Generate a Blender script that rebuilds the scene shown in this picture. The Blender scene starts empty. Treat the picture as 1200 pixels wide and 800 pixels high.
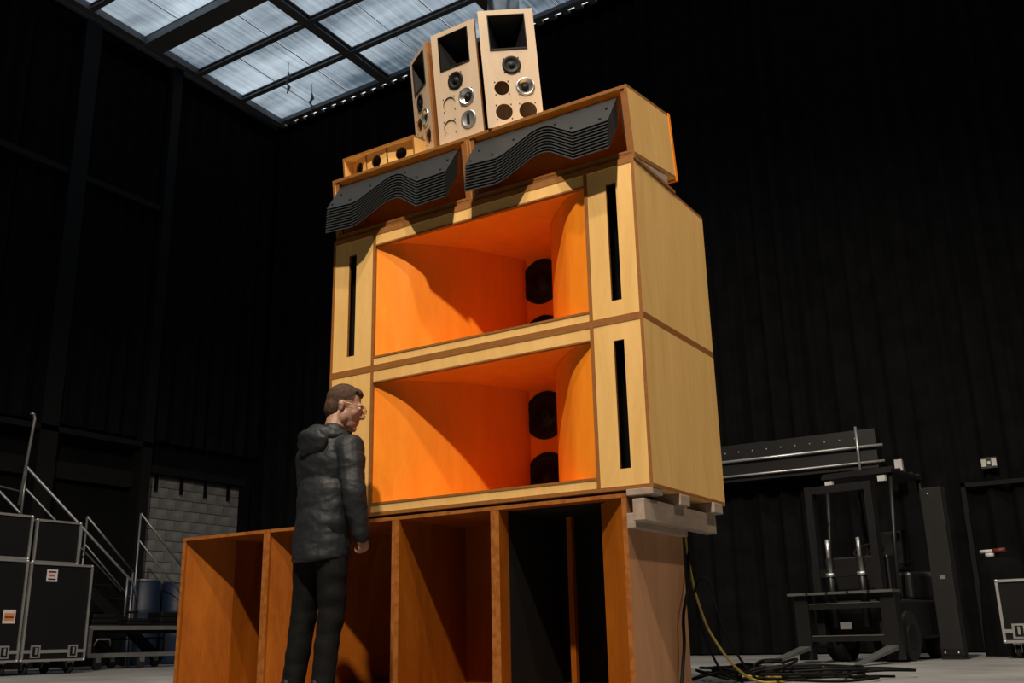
import bpy, bmesh, math, random
from mathutils import Vector, Matrix, Euler, noise
random.seed(7)
SC = bpy.context.scene
COL = SC.collection
PI = math.pi

# ------------------------------------------------------------------ camera
cam_d = bpy.data.cameras.new('camera')
cam = bpy.data.objects.new('camera', cam_d)
COL.objects.link(cam)
SC.camera = cam
cam_d.sensor_width = 36.0
cam_d.lens = 1171.17 / 1200 * 36.0
cam_d.clip_end = 200
_yaw, _pit, _rol = -0.5569, 0.2895, -0.0214
_f = Vector((math.sin(_yaw) * math.cos(_pit), math.cos(_yaw) * math.cos(_pit), math.sin(_pit)))
_r = Vector((math.cos(_yaw), -math.sin(_yaw), 0))
_u = _r.cross(_f)
_r2 = _r * math.cos(_rol) + _u * math.sin(_rol)
_u2 = -_r * math.sin(_rol) + _u * math.cos(_rol)
_m = Matrix((_r2, _u2, -_f)).transposed().to_4x4()
_m.translation = Vector((2.2565, -5.0615, 0.30))
cam.matrix_world = _m

# ------------------------------------------------------------------ world, exposure
W = bpy.data.worlds.new('sky')
SC.world = W
W.use_nodes = True
W.node_tree.nodes['Background'].inputs[0].default_value = (0.80, 0.90, 1.0, 1)
W.node_tree.nodes['Background'].inputs[1].default_value = 1.1
SC.view_settings.view_transform = 'Standard'
SC.view_settings.look = 'None'
SC.view_settings.exposure = 0.0
SC.view_settings.gamma = 1.0
SC.view_settings.use_curve_mapping = False

# ------------------------------------------------------------------ hall lamps under the roof, outside the frame
# (their rows in front of the stack give the shadow edges inside the horns and bins; the one
#  to the right gives the light on the cabinet ends and the cable shadows on the bin side)
def hall_lamp(name, loc, target, power, color, size=0.4, cone=1.5):
    l = bpy.data.lights.new(name, 'SPOT')
    l.spot_size = cone
    l.spot_blend = 0.5
    l.shadow_soft_size = size / 2
    l.energy = power
    l.color = color
    o = bpy.data.objects.new(name, l)
    COL.objects.link(o)
    o.location = loc
    o.rotation_euler = (Vector(target) - Vector(loc)).to_track_quat('-Z', 'Y').to_euler()
    return o
WARM = (1.0, 0.86, 0.68)
hall_lamp('hall_lamp_front_row_offscreen', (1.6, -7.6, 11.6), (-1.5, 0, 1.6), 7200, WARM)
hall_lamp('hall_lamp_middle_row_offscreen', (1.2, -4.4, 11.6), (-1.2, 0, 1.4), 2400, WARM)
hall_lamp('hall_lamp_near_row_offscreen', (0.6, -2.1, 11.6), (-1.0, 0, 1.0), 700, WARM)
hall_lamp('hall_lamp_right_offscreen', (7.2, 3.0, 11.6), (0.3, 2.5, 1.0), 2100, WARM)

# ------------------------------------------------------------------ materials
MATS = {}
def srgb(r, g, b):
    def c(v):
        v /= 255.0
        return v / 12.92 if v <= .04045 else ((v + .055) / 1.055) ** 2.4
    return (c(r), c(g), c(b), 1)
def base_mat(name, rough=0.6, metal=0.0, spec=0.4):
    m = bpy.data.materials.new(name)
    m.use_nodes = True
    nt = m.node_tree
    b = nt.nodes['Principled BSDF']
    b.inputs['Roughness'].default_value = rough
    b.inputs['Metallic'].default_value = metal
    b.inputs['Specular IOR Level'].default_value = spec
    MATS[name] = m
    return m, nt, b
def plain(name, col, rough=0.6, metal=0.0, spec=0.4, var=0.12, scale=6.0, bump=0.0, bscale=60.0):
    m, nt, b = base_mat(name, rough, metal, spec)
    tc = nt.nodes.new('ShaderNodeTexCoord')
    n = nt.nodes.new('ShaderNodeTexNoise')
    n.inputs['Scale'].default_value = scale
    n.inputs['Detail'].default_value = 6
    nt.links.new(tc.outputs['Object'], n.inputs['Vector'])
    r = nt.nodes.new('ShaderNodeValToRGB')
    c = col
    r.color_ramp.elements[0].position = .3
    r.color_ramp.elements[1].position = .7
    r.color_ramp.elements[0].color = (c[0] * (1 - var), c[1] * (1 - var), c[2] * (1 - var), 1)
    r.color_ramp.elements[1].color = (min(1, c[0] * (1 + var)), min(1, c[1] * (1 + var)), min(1, c[2] * (1 + var)), 1)
    nt.links.new(n.outputs['Fac'], r.inputs['Fac'])
    nt.links.new(r.outputs['Color'], b.inputs['Base Color'])
    if bump:
        n2 = nt.nodes.new('ShaderNodeTexNoise')
        n2.inputs['Scale'].default_value = bscale
        n2.inputs['Detail'].default_value = 4
        nt.links.new(tc.outputs['Object'], n2.inputs['Vector'])
        bp = nt.nodes.new('ShaderNodeBump')
        bp.inputs['Strength'].default_value = bump
        bp.inputs['Distance'].default_value = .01
        nt.links.new(n2.outputs['Fac'], bp.inputs['Height'])
        nt.links.new(bp.outputs['Normal'], b.inputs['Normal'])
    return m
def wood(name, c1, c2, rough=0.5, axis='z', scale=1.0, spec=0.35):
    """veneer: stretched noise figure between two tones plus fine grain"""
    m, nt, b = base_mat(name, rough, 0, spec)
    tc = nt.nodes.new('ShaderNodeTexCoord')
    mp = nt.nodes.new('ShaderNodeMapping')
    s = {'z': (5, 5, .8), 'x': (.8, 5, 5), 'y': (5, .8, 5)}[axis]
    mp.inputs['Scale'].default_value = [v * scale for v in s]
    nt.links.new(tc.outputs['Object'], mp.inputs['Vector'])
    n = nt.nodes.new('ShaderNodeTexNoise')
    n.inputs['Scale'].default_value = 1.6
    n.inputs['Detail'].default_value = 8
    n.inputs['Roughness'].default_value = .6
    n.inputs['Distortion'].default_value = .8
    nt.links.new(mp.outputs['Vector'], n.inputs['Vector'])
    n2 = nt.nodes.new('ShaderNodeTexNoise')
    n2.inputs['Scale'].default_value = 28
    n2.inputs['Detail'].default_value = 3
    nt.links.new(mp.outputs['Vector'], n2.inputs['Vector'])
    mx = nt.nodes.new('ShaderNodeMath')
    mx.operation = 'MULTIPLY_ADD'
    mx.inputs[1].default_value = .3
    nt.links.new(n2.outputs['Fac'], mx.inputs[0])
    nt.links.new(n.outputs['Fac'], mx.inputs[2])
    r = nt.nodes.new('ShaderNodeValToRGB')
    r.color_ramp.elements[0].position = .45
    r.color_ramp.elements[1].position = .85
    r.color_ramp.elements[0].color = c1
    r.color_ramp.elements[1].color = c2
    nt.links.new(mx.outputs[0], r.inputs['Fac'])
    nt.links.new(r.outputs['Color'], b.inputs['Base Color'])
    return m
def ply_edge(name, c1, c2, rough=0.6):
    """edge of plywood: thin light and dark layers"""
    m, nt, b = base_mat(name, rough, 0, .3)
    tc = nt.nodes.new('ShaderNodeTexCoord')
    n = nt.nodes.new('ShaderNodeTexNoise')
    n.inputs['Scale'].default_value = 22
    n.inputs['Detail'].default_value = 2
    nt.links.new(tc.outputs['Object'], n.inputs['Vector'])
    r = nt.nodes.new('ShaderNodeValToRGB')
    r.color_ramp.elements[0].position = .4
    r.color_ramp.elements[1].position = .6
    r.color_ramp.elements[0].color = c1
    r.color_ramp.elements[1].color = c2
    nt.links.new(n.outputs['Fac'], r.inputs['Fac'])
    nt.links.new(r.outputs['Color'], b.inputs['Base Color'])
    return m

M_birch = wood('birch_plywood', (.62, .375, .125, 1), (.73, .46, .175, 1), .5, 'z', 1.0, .2)
M_edge = ply_edge('plywood_edge', (.225, .085, .018, 1), (.25, .098, .022, 1))
M_horn = wood('orange_lacquer', (.80, .22, .012, 1), (.90, .28, .02, 1), .45, 'z', 1.0, .2)
M_pale = wood('pale_baffle', (.47, .36, .26, 1), (.55, .43, .32, 1), .5)
M_bin = wood('amber_stained_wood', (.21, .050, .002, 1), (.34, .095, .006, 1), .55, 'z', .7, .15)
M_binedge = ply_edge('amber_edge', (.24, .07, .010, 1), (.32, .11, .02, 1))
M_binside = wood('worn_plywood', (.31, .14, .062, 1), (.43, .22, .112, 1), .6, 'z', .5)
M_binblack = plain('inner_black', (.010, .010, .010), .8, 0, .15)
M_raw = wood('raw_pine', (.22, .165, .13, 1), (.36, .285, .23, 1), .75, 'y', 1.5)
M_lens = plain('lens_black', (.013, .0142, .0155), .52, 0, .35)
M_cone = plain('speaker_cone', (.003, .0022, .0022), .5, 0, .25)
M_black = plain('matt_black', (.006, .006, .007), .6, 0, .25)
M_silver = plain('spun_aluminium', (.55, .55, .54), .32, .9, .5)
M_steel = plain('case_aluminium', (.46, .46, .47), .38, .8, .5)
M_tube = plain('galvanised_tube', (.22, .22, .23), .45, .7, .5)
M_case = plain('case_black_laminate', (.0035, .0035, .004), .6, 0, .18)
M_rubber = plain('rubber', (.012, .012, .012), .8, 0, .2)
M_sticker = plain('sticker_white', (.42, .38, .38), .6)
M_red = plain('sticker_red', (.35, .06, .06), .6)
M_orangetag = plain('sticker_orange', (.40, .14, .05), .6)
M_drape = plain('black_drape', (.0052, .0052, .0058), .95, 0, .05, .3, 3)
M_wall = plain('wall_black', (.004, .004, .0045), .9, 0, .08, .3, 2)
M_post = plain('wall_post_grey', (.006, .006, .0068), .7, 0, .15)
M_block = plain('concrete_block', (.14, .14, .14), .9, 0, .2, .35, 3, .4, 30)
M_mortar = plain('mortar', (.09, .09, .09), .9, 0, .1)
M_roof = plain('roof_steel', (.15, .16, .175), .5, .1, .4)
M_ceil = plain('ceiling_black', (.004, .004, .004), .9, 0, .1)
M_blue = plain('blue_plastic', (.006, .014, .035), .5)
M_fork = plain('forklift_black', (.009, .009, .010), .42, .2, .5)
M_forksteel = plain('worn_steel', (.20, .20, .20), .4, .7, .5)
M_cable = plain('cable_black', (.003, .003, .003), .6, 0, .15)
M_yellow = plain('cable_yellow', (.34, .25, .05), .5)
M_lampwhite = plain('lamp_white', (.45, .45, .44), .5)
M_redplastic = plain('red_plastic', (.10, .015, .012), .5)

def floor_mat():
    m, nt, b = base_mat('concrete_floor', .55, 0, .35)
    tc = nt.nodes.new('ShaderNodeTexCoord')
    n = nt.nodes.new('ShaderNodeTexNoise'); n.inputs['Scale'].default_value = .8; n.inputs['Detail'].default_value = 9
    n.inputs['Roughness'].default_value = .65
    nt.links.new(tc.outputs['Object'], n.inputs['Vector'])
    r = nt.nodes.new('ShaderNodeValToRGB')
    r.color_ramp.elements[0].position = .3; r.color_ramp.elements[1].position = .72
    r.color_ramp.elements[0].color = (.13, .13, .13, 1); r.color_ramp.elements[1].color = (.30, .30, .30, 1)
    nt.links.new(n.outputs['Fac'], r.inputs['Fac'])
    nt.links.new(r.outputs['Color'], b.inputs['Base Color'])
    return m
M_floor = floor_mat()
def sheet_mat():
    """weathered translucent roof sheet, lit by the sky above it"""
    m = bpy.data.materials.new('translucent_sheet'); m.use_nodes = True
    nt = m.node_tree; nt.nodes.clear()
    out = nt.nodes.new('ShaderNodeOutputMaterial')
    tr = nt.nodes.new('ShaderNodeBsdfTranslucent')
    gl = nt.nodes.new('ShaderNodeBsdfGlossy'); gl.inputs['Roughness'].default_value = .3
    gl.inputs['Color'].default_value = (.5, .5, .5, 1)
    mix = nt.nodes.new('ShaderNodeMixShader'); mix.inputs[0].default_value = .04
    g = nt.nodes.new('ShaderNodeNewGeometry')
    mp = nt.nodes.new('ShaderNodeMapping'); mp.inputs['Scale'].default_value = (.20, .62, 1)
    mp.inputs['Rotation'].default_value = (0, 0, .5)
    nt.links.new(g.outputs['Position'], mp.inputs['Vector'])
    n = nt.nodes.new('ShaderNodeTexNoise'); n.inputs['Scale'].default_value = 1.3; n.inputs['Detail'].default_value = 5
    nt.links.new(mp.outputs['Vector'], n.inputs['Vector'])
    mp2 = nt.nodes.new('ShaderNodeMapping'); mp2.inputs['Scale'].default_value = (9, .35, 1)
    nt.links.new(g.outputs['Position'], mp2.inputs['Vector'])
    n2 = nt.nodes.new('ShaderNodeTexNoise'); n2.inputs['Scale'].default_value = 1.6; n2.inputs['Detail'].default_value = 3
    nt.links.new(mp2.outputs['Vector'], n2.inputs['Vector'])
    a = nt.nodes.new('ShaderNodeMath'); a.operation = 'MULTIPLY_ADD'; a.inputs[1].default_value = .28
    nt.links.new(n2.outputs['Fac'], a.inputs[0]); nt.links.new(n.outputs['Fac'], a.inputs[2])
    r = nt.nodes.new('ShaderNodeValToRGB')
    r.color_ramp.elements[0].position = .48; r.color_ramp.elements[1].position = .86
    r.color_ramp.elements[0].color = (.10, .125, .145, 1); r.color_ramp.elements[1].color = (.70, .73, .74, 1)
    nt.links.new(a.outputs[0], r.inputs['Fac'])
    nt.links.new(r.outputs['Color'], tr.inputs['Color'])
    nt.links.new(tr.outputs[0], mix.inputs[1]); nt.links.new(gl.outputs[0], mix.inputs[2])
    nt.links.new(mix.outputs[0], out.inputs['Surface'])
    return m
M_sheet = sheet_mat()
def glass_mat():
    m = bpy.data.materials.new('spectacle_glass'); m.use_nodes = True
    nt = m.node_tree; nt.nodes.clear()
    out = nt.nodes.new('ShaderNodeOutputMaterial')
    t = nt.nodes.new('ShaderNodeBsdfTransparent'); g = nt.nodes.new('ShaderNodeBsdfGlossy'); g.inputs['Roughness'].default_value = .05
    mx = nt.nodes.new('ShaderNodeMixShader'); mx.inputs[0].default_value = .12
    nt.links.new(t.outputs[0], mx.inputs[1]); nt.links.new(g.outputs[0], mx.inputs[2]); nt.links.new(mx.outputs[0], out.inputs['Surface'])
    return m
M_glass = glass_mat()

# ------------------------------------------------------------------ mesh builder
class MB:
    def __init__(s):
        s.v = []; s.f = []; s.mi = []; s.sm = []
    def add(s, vs, fs, mi=0, smooth=False, M=None):
        o = len(s.v)
        for p in vs:
            p = Vector(p)
            s.v.append(M @ p if M else p)
        for i, f in enumerate(fs):
            s.f.append([o + k for k in f])
            s.mi.append(mi[i] if isinstance(mi, (list, tuple)) else mi)
            s.sm.append(smooth)
        return s
    def box(s, a, b, mi=0, M=None):
        x0, y0, z0 = [min(p, q) for p, q in zip(a, b)]; x1, y1, z1 = [max(p, q) for p, q in zip(a, b)]
        vs = [(x0, y0, z0), (x1, y0, z0), (x1, y1, z0), (x0, y1, z0), (x0, y0, z1), (x1, y0, z1), (x1, y1, z1), (x0, y1, z1)]
        fs = [(0, 3, 2, 1), (4, 5, 6, 7), (0, 1, 5, 4), (2, 3, 7, 6), (1, 2, 6, 5), (3, 0, 4, 7)]
        return s.add(vs, fs, mi, False, M)
    def panel(s, a, b, axis, M=None):
        """board: face material 0 on the two sides across `axis`, edge material 1 elsewhere"""
        k = {'z': [0, 0, 1, 1, 1, 1], 'y': [1, 1, 0, 0, 1, 1], 'x': [1, 1, 1, 1, 0, 0]}[axis]
        return s.box(a, b, k, M)
    def cbox(s, c, size, mi=0, M=None):
        return s.box([p - q / 2 for p, q in zip(c, size)], [p + q / 2 for p, q in zip(c, size)], mi, M)
    def prism(s, poly, z0, z1, mi=0, side_mi=None, M=None):
        """extrude an xy polygon (ccw) in z"""
        n = len(poly)
        vs = [(x, y, z0) for x, y in poly] + [(x, y, z1) for x, y in poly]
        fs = [list(range(n))[::-1], list(range(n, 2 * n))] + [(i, (i + 1) % n, n + (i + 1) % n, n + i) for i in range(n)]
        sm = mi if side_mi is None else side_mi
        return s.add(vs, fs, [mi, mi] + [sm] * n, False, M)
    def tube(s, pts, r, n=8, mi=0, caps=True, M=None):
        pts = [Vector(p) for p in pts]
        rs = r if isinstance(r, (list, tuple)) else [r] * len(pts)
        vs = []; fs = []
        up = None
        for i, p in enumerate(pts):
            d = (pts[min(i + 1, len(pts) - 1)] - pts[max(i - 1, 0)])
            if d.length < 1e-9: d = Vector((0, 0, 1))
            d.normalize()
            if up is None:
                up = d.orthogonal().normalized()
            else:
                up = (up - d * up.dot(d))
                up = up.normalized() if up.length > 1e-6 else d.orthogonal().normalized()
            w = d.cross(up)
            for k in range(n):
                a = 2 * PI * k / n
                vs.append(p + (up * math.cos(a) + w * math.sin(a)) * rs[i])
        for i in range(len(pts) - 1):
            for k in range(n):
                fs.append((i * n + k, i * n + (k + 1) % n, (i + 1) * n + (k + 1) % n, (i + 1) * n + k))
        s.add(vs, fs, mi, True, M)
        if caps:
            o = len(s.v)
            s.f.append([o - len(vs) + k for k in range(n)][::-1]); s.mi.append(mi); s.sm.append(False)
            s.f.append([o - n + k for k in range(n)]); s.mi.append(mi); s.sm.append(False)
        return s
    def lathe(s, prof, n=24, mi=0, M=None, smooth=True):
        """profile [(r, h)] spun about local z"""
        vs = []; fs = []; ml = []
        for r, h in prof:
            for k in range(n):
                a = 2 * PI * k / n
                vs.append((r * math.cos(a), r * math.sin(a), h))
        for i in range(len(prof) - 1):
            for k in range(n):
                fs.append((i * n + k, i * n + (k + 1) % n, (i + 1) * n + (k + 1) % n, (i + 1) * n + k))
                ml.append(mi[i] if isinstance(mi, (list, tuple)) else mi)
        return s.add(vs, fs, ml, smooth, M)
    def mesh(s, name, mats):
        me = bpy.data.meshes.new(name)
        me.from_pydata([tuple(v) for v in s.v], [], s.f)
        for m in (mats if isinstance(mats, (list, tuple)) else [mats]):
            me.materials.append(m)
        nm = len(me.materials)
        for p, mi, sm in zip(me.polygons, s.mi, s.sm):
            p.material_index = min(mi, nm - 1)
            p.use_smooth = sm
        me.update()
        return me
    def build(s, name, mats, parent=None, bevel=0):
        return link(name, s.mesh(name, mats), parent, bevel)
def link(name, me, parent=None, bevel=0):
    o = bpy.data.objects.new(name, me)
    COL.objects.link(o)
    if parent: o.parent = parent
    if bevel:
        b = o.modifiers.new('bevel', 'BEVEL'); b.width = bevel; b.segments = 2; b.limit_method = 'ANGLE'
    return o
def thing(name, label, cat, loc=(0, 0, 0), rot=(0, 0, 0), group=None):
    o = bpy.data.objects.new(name, None)
    COL.objects.link(o)
    o.location = loc; o.rotation_euler = rot
    o['label'] = label; o['category'] = cat
    if group: o['group'] = group
    o.empty_display_size = .1
    return o
def tag(o, label, cat, group=None):
    o['label'] = label; o['category'] = cat
    if group: o['group'] = group
    return o
def struct(o, label=None):
    o['kind'] = 'structure'
    if label: o['label'] = label
    return o
def copy_tree(o, parent=None):
    c = o.copy(); COL.objects.link(c)
    if parent: c.parent = parent
    for ch in list(o.children): copy_tree(ch, c)
    return c
def Tr(x, y, z): return Matrix.Translation((x, y, z))
def Rx(a): return Matrix.Rotation(a, 4, 'X')
def Ry(a): return Matrix.Rotation(a, 4, 'Y')
def Rz(a): return Matrix.Rotation(a, 4, 'Z')
def holed_board(w0, w1, z0, z1, holes, y0, y1):
    """board in the xz plane between y0 (front) and y1 with round / square holes; holes: ('c',x,z,r) or ('r',x0,x1,z0,z1)"""
    bm = bmesh.new()
    loops = [[(w0, z0), (w1, z0), (w1, z1), (w0, z1)]]
    for h in holes:
        if h[0] == 'c':
            loops.append([(h[1] + h[3] * math.cos(2 * PI * k / 28), h[2] + h[3] * math.sin(2 * PI * k / 28)) for k in range(28)])
        else:
            loops.append([(h[1], h[3]), (h[2], h[3]), (h[2], h[4]), (h[1], h[4])])
    for y in (y0, y1):
        es = []
        for lp in loops:
            vs = [bm.verts.new((x, y, z)) for x, z in lp]
            for i in range(len(vs)): es.append(bm.edges.new((vs[i], vs[(i + 1) % len(vs)])))
        bmesh.ops.triangle_fill(bm, use_beauty=True, use_dissolve=False, edges=es)
    bm.verts.ensure_lookup_table()
    n = sum(len(l) for l in loops); o = 0
    for lp in loops:
        m = len(lp)
        for i in range(m):
            a, b = o + i, o + (i + 1) % m
            f = bm.faces.new((bm.verts[a], bm.verts[b], bm.verts[n + b], bm.verts[n + a])); f.material_index = 1
        o += m
    bmesh.ops.recalc_face_normals(bm, faces=bm.faces)
    me = bpy.data.meshes.new('board'); bm.to_mesh(me); bm.free()
    return me

# ================================================================== THE HALL
XW, YW, HC = -13.75, 10.25, 12.15      # left wall, back wall, roof
X1, Y0 = 9.0, -13.0
def S(x, y):   # the hall is a little out of square
    return (x + .032 * (10 - y), y - .024 * (x + 13.5))
o = MB().box((XW - .5, Y0, -.3), (X1, YW + .8, 0)).build('floor', M_floor); struct(o, 'grey worn concrete hall floor')
w = MB().box((XW - .6, Y0, 0), (XW, YW + 1, HC + .3)).build('wall_left', M_wall); struct(w, 'black painted hall wall with posts and rails')
w = MB().box((XW, YW + .35, 0), (X1, YW + .7, HC)).build('wall_back', M_wall); struct(w, 'black hall wall behind the drapes')
w = MB().box((X1, Y0, 0), (X1 + .4, YW + .7, HC + .3)).build('wall_right', M_wall); struct(w, 'black hall wall')
w = MB().box((XW, Y0 - .4, 0), (X1, Y0, HC + .3)).build('wall_front', M_wall); struct(w, 'black hall wall')

# skylight: steel grid with translucent sheets
ys = [10.0, 8.72, 7.45, 6.2, 4.75, 3.4, 2.1, .7, -.7, -2.1, -3.5]
xs = [-13.4, -10.15, -6.85, -3.55, -.25, 3.05]
ceil = MB()
zc = 12.15
ceil.prism([S(XW, ys[0] + .265), S(X1, ys[0] + .265), (X1, YW + .8), (XW, YW + .8)], zc, zc + .02)
ceil.box((XW - .2, Y0, zc), (xs[0] - .1, YW + .6, zc + .2))
ceil.box((xs[-1], Y0, zc), (X1, ys[0] + .2, zc + .2))
ceil.box((xs[0] - .2, Y0, zc), (xs[-1], ys[-1], zc + .2))
struct(ceil.build('ceiling', M_ceil), 'black roof deck around the skylight')
sky = bpy.data.objects.new('window_1', None); COL.objects.link(sky); sky.location = (-8, 4, 12)
struct(sky, 'large roof skylight of translucent sheets in a steel grid')
def sk(name, mb, m):
    for v in mb.v: v -= Vector((-8, 4, 12))
    return mb.build(name, m, sky)
def bar(x0, y0, x1, y1, wd, z0, z1, name='beam', flange=.0):
    a = Vector((*S(x0, y0), 0)); b = Vector((*S(x1, y1), 0)); d = (b - a).normalized(); nn = Vector((-d.y, d.x, 0))
    mb = MB()
    def bx(w_, za, zb):
        q = [a + nn * w_ / 2, a - nn * w_ / 2, b - nn * w_ / 2, b + nn * w_ / 2]
        mb.add([(p.x, p.y, za) for p in q] + [(p.x, p.y, zb) for p in q], [(0, 3, 2, 1)[::-1], (4, 5, 6, 7)[::-1], (0, 1, 5, 4), (1, 2, 6, 5), (2, 3, 7, 6), (3, 0, 4, 7)])
    if flange:
        bx(wd, z0, z0 + .02); bx(flange, z0 + .02, z1 - .02); bx(wd, z1 - .02, z1)
    else: bx(wd, z0, z1)
    sk(name, mb, M_post if name == 'gutter' else M_roof)
for i, y in enumerate(ys):
    if i == 3: bar(xs[0], y, xs[-1], y, .42, 11.93, 12.13, flange=.40)
    elif i == 0: bar(xs[0], y, xs[-1], y, .12, 12.03, 12.13)
    else: bar(xs[0], y, xs[-1], y, .12, 11.99, 12.1, flange=.04)
for i, x in enumerate(xs):
    if i == 0: bar(x, ys[0], x, ys[-1], .16, 11.98, 12.13)
    else: bar(x, ys[0], x, ys[-1], .22, 11.98, 12.12, flange=.07)
bar(xs[0] - .24, ys[0] + .1, xs[0] - .24, ys[-1], .10, 11.95, 12.10, 'gutter')
NP = 3
for i in range(len(xs) - 1):
    for j in range(len(ys) - 1):
        for k in range(NP):
            xa = xs[i] + (xs[i + 1] - xs[i]) * k / NP + .014
            xb = xs[i] + (xs[i + 1] - xs[i]) * (k + 1) / NP - .014
            q = [S(xa, ys[j + 1]), S(xb, ys[j + 1]), S(xb, ys[j]), S(xa, ys[j])]
            mb = MB(); z = 12.12 + .006 * k
            mb.add([(a, b, z) for a, b in q] + [(a, b, z + .004) for a, b in q], [(3, 2, 1, 0), (4, 5, 6, 7), (0, 1, 5, 4), (1, 2, 6, 5), (2, 3, 7, 6), (3, 0, 4, 7)])
            mb.f = mb.f[:1]; mb.mi = mb.mi[:1]; mb.sm = mb.sm[:1]; mb.v = mb.v[:4]
            sk('pane', mb, M_sheet)
            # dark lap joint lies on the seam between two sheets
            if k:
                c0 = S(xa - .014, ys[j + 1]); c1 = S(xa - .014, ys[j])
                l = MB(); l.tube([(c0[0], c0[1], 12.125), (c1[0], c1[1], 12.125)], .010, 4)
                sk('lap_joint', l, M_roof)
# cleats closing the slot above the drapes, with gaps of open sky between them
for k in range(76):
    x = -13.6 + k * .30
    q = [S(x, 10.055), S(x + .15, 10.055), S(x + .15, 10.28), S(x, 10.28)]
    sk('cleat', MB().prism(q, 12.10, 12.148), M_roof)
# rope ends hanging from two roof bars
for (x, y) in ((-11.55, 8.35), (-11.7, 9.25)):
    a = S(x, y)
    m = MB().tube([(a[0], a[1], 11.9), (a[0] + .03, a[1], 11.78), (a[0] - .04, a[1], 11.66), (a[0] + .02, a[1] + .03, 11.55), (a[0], a[1], 11.40)], [.016, .035, .02, .034, .012], 6)
    m.tube([(a[0] - .08, a[1], 11.7), (a[0] + .08, a[1], 11.73)], .014, 5)
    o = m.build('roof_hook', M_roof)
    tag(o, 'small dark lifting hook hanging below the skylight', 'hook', 'hooks under the skylight')
    b_ = MB().tube([(a[0], a[1], 11.38), (a[0], a[1], 12.2)], .006, 4).build('hook_cord', M_roof, o)
# pale roof vent duct seen behind the tallest tower
d = thing('roof_duct', 'pale cylindrical duct under the skylight behind the speaker towers', 'duct', (*S(-6.4, 8.9), 11.3))
MB().lathe([(.0, .75), (.26, .75), (.30, .55), (.30, .05), (.33, .03), (.33, 0), (.28, 0), (.28, .5), (0, .5)], 24).build('duct_body', M_silver, d)
MB().tube([(0, 0, .72), (0, 0, .9)], .05, 8).build('duct_hanger', M_roof, d)

# drapes along the back wall, each a pleated length of cloth
def drape(width, z0, z1, seed):
    rnd = random.Random(seed)
    mb = MB(); n = int(width / .045); vs = []; ph = rnd.random() * 6
    levels = [z0, z0 + 1.5, (z0 + z1) / 2, z1]
    for iz, z in enumerate(levels):
        p = ph
        for i in range(n + 1):
            x = width * i / n
            p = ph + 2 * PI * x / .36 + 1.6 * noise.noise(Vector((x * 1.3, seed * 3.1, z * .05)))
            amp = .055 + .035 * noise.noise(Vector((x * .8, seed, 5)))
            vs.append((x, amp * math.sin(p) + .02 * math.sin(2.3 * p), z))
    fs = []
    for iz in range(len(levels) - 1):
        for i in range(n):
            a = iz * (n + 1) + i
            fs.append((a, a + 1, a + n + 2, a + n + 1))
    mb.add(vs, fs, 0, True)
    return mb
x = XW + .05; k = 0
while x < X1 - .2:
    wd = 3.2
    dr = drape(min(wd, X1 - .1 - x), .02, 11.9, 11 + k).build('stage_drape', M_drape)
    dr.location = (x, YW - .024 * (x + 13.5) * .3, 0)
    tag(dr, 'tall black pleated stage drape hung along the back wall', 'curtain', 'back wall drapes')
    x += wd + .004; k += 1
y = -2.0; k = 0
while y < YW - .2:
    wd = min(2.0, YW - .1 - y)
    if wd > .5:
        dr = drape(wd, 4.1, 11.6, 40 + k).build('wall_drape', M_drape)
        dr.location = (XW + .14, y, 0); dr.rotation_euler = (0, 0, PI / 2)
        tag(dr, 'black pleated drape between posts of the side wall', 'curtain', 'side wall drapes')
    y += 2.0; k += 1
# posts and rails on the left wall
for i, (yy, wd, z0, z1) in enumerate(((5.02, .34, 0, 12), (7.05, .22, 0, 12), (2.9, .3, 0, 12), (.8, .3, 0, 12))):
    mb = MB().box((XW, yy - wd / 2, z0), (XW + .34, yy + wd / 2, z1))
    o = mb.build('trim_%d' % (i + 1), M_post); struct(o, 'dark steel post on the left wall')
n = 5
for (zz, h, t) in ((8.75, .12, .3), (3.95, .10, .34), (3.3, .3, .12)):
    o = MB().box((XW, -2, zz - h / 2), (XW + t, 7.15 if zz < 4 else 7.0, zz + h / 2)).build('trim_%d' % n, M_post); n += 1
    struct(o, 'dark horizontal rail on the left wall')
o = MB().box((XW, 7.15, 3.47), (XW + .22, 9.75, 3.62)).build('trim_%d' % n, M_post); struct(o, 'dark lintel above the blockwork'); n += 1
for yy in (7.17, 9.68):
    o = MB().box((XW, yy - .06, 0), (XW + .25, yy + .06, 3.6)).build('trim_%d' % n, M_wall); struct(o); n += 1
# patch of bare concrete blockwork
bw = MB().box((XW, 7.2, 0), (XW + .045, 9.65, 3.5)).build('wall_blockwork', M_mortar)
struct(bw, 'bare grey concrete blockwork between black drapes')
bme = MB().box((0, .006, .006), (.014, .394, .194)).mesh('block', M_block)
bmh = MB().box((0, .006, .006), (.014, .194, .194)).mesh('block', M_block)
for r in range(17):
    yy = 7.22 if r % 2 == 0 else 7.22 + .2
    if r % 2:
        b = link('block', bmh, bw); b.location = (XW + .045, 7.22, r * .2 + .04)
    while yy < 9.45:
        full = yy + .4 < 9.66
        b = link('block', bme if full else bmh, bw); b.location = (XW + .045 + random.random() * .004, yy, r * .2 + .04)
        yy += .4 if full else .2
for yy in (7.5, 8.1, 8.7, 9.3):
    o = MB().box((XW + .06, yy - .02, 3.15), (XW + .12, yy + .02, 3.5)).build('trim_%d' % n, M_wall); struct(o, 'dark strap over the blockwork'); n += 1

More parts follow.
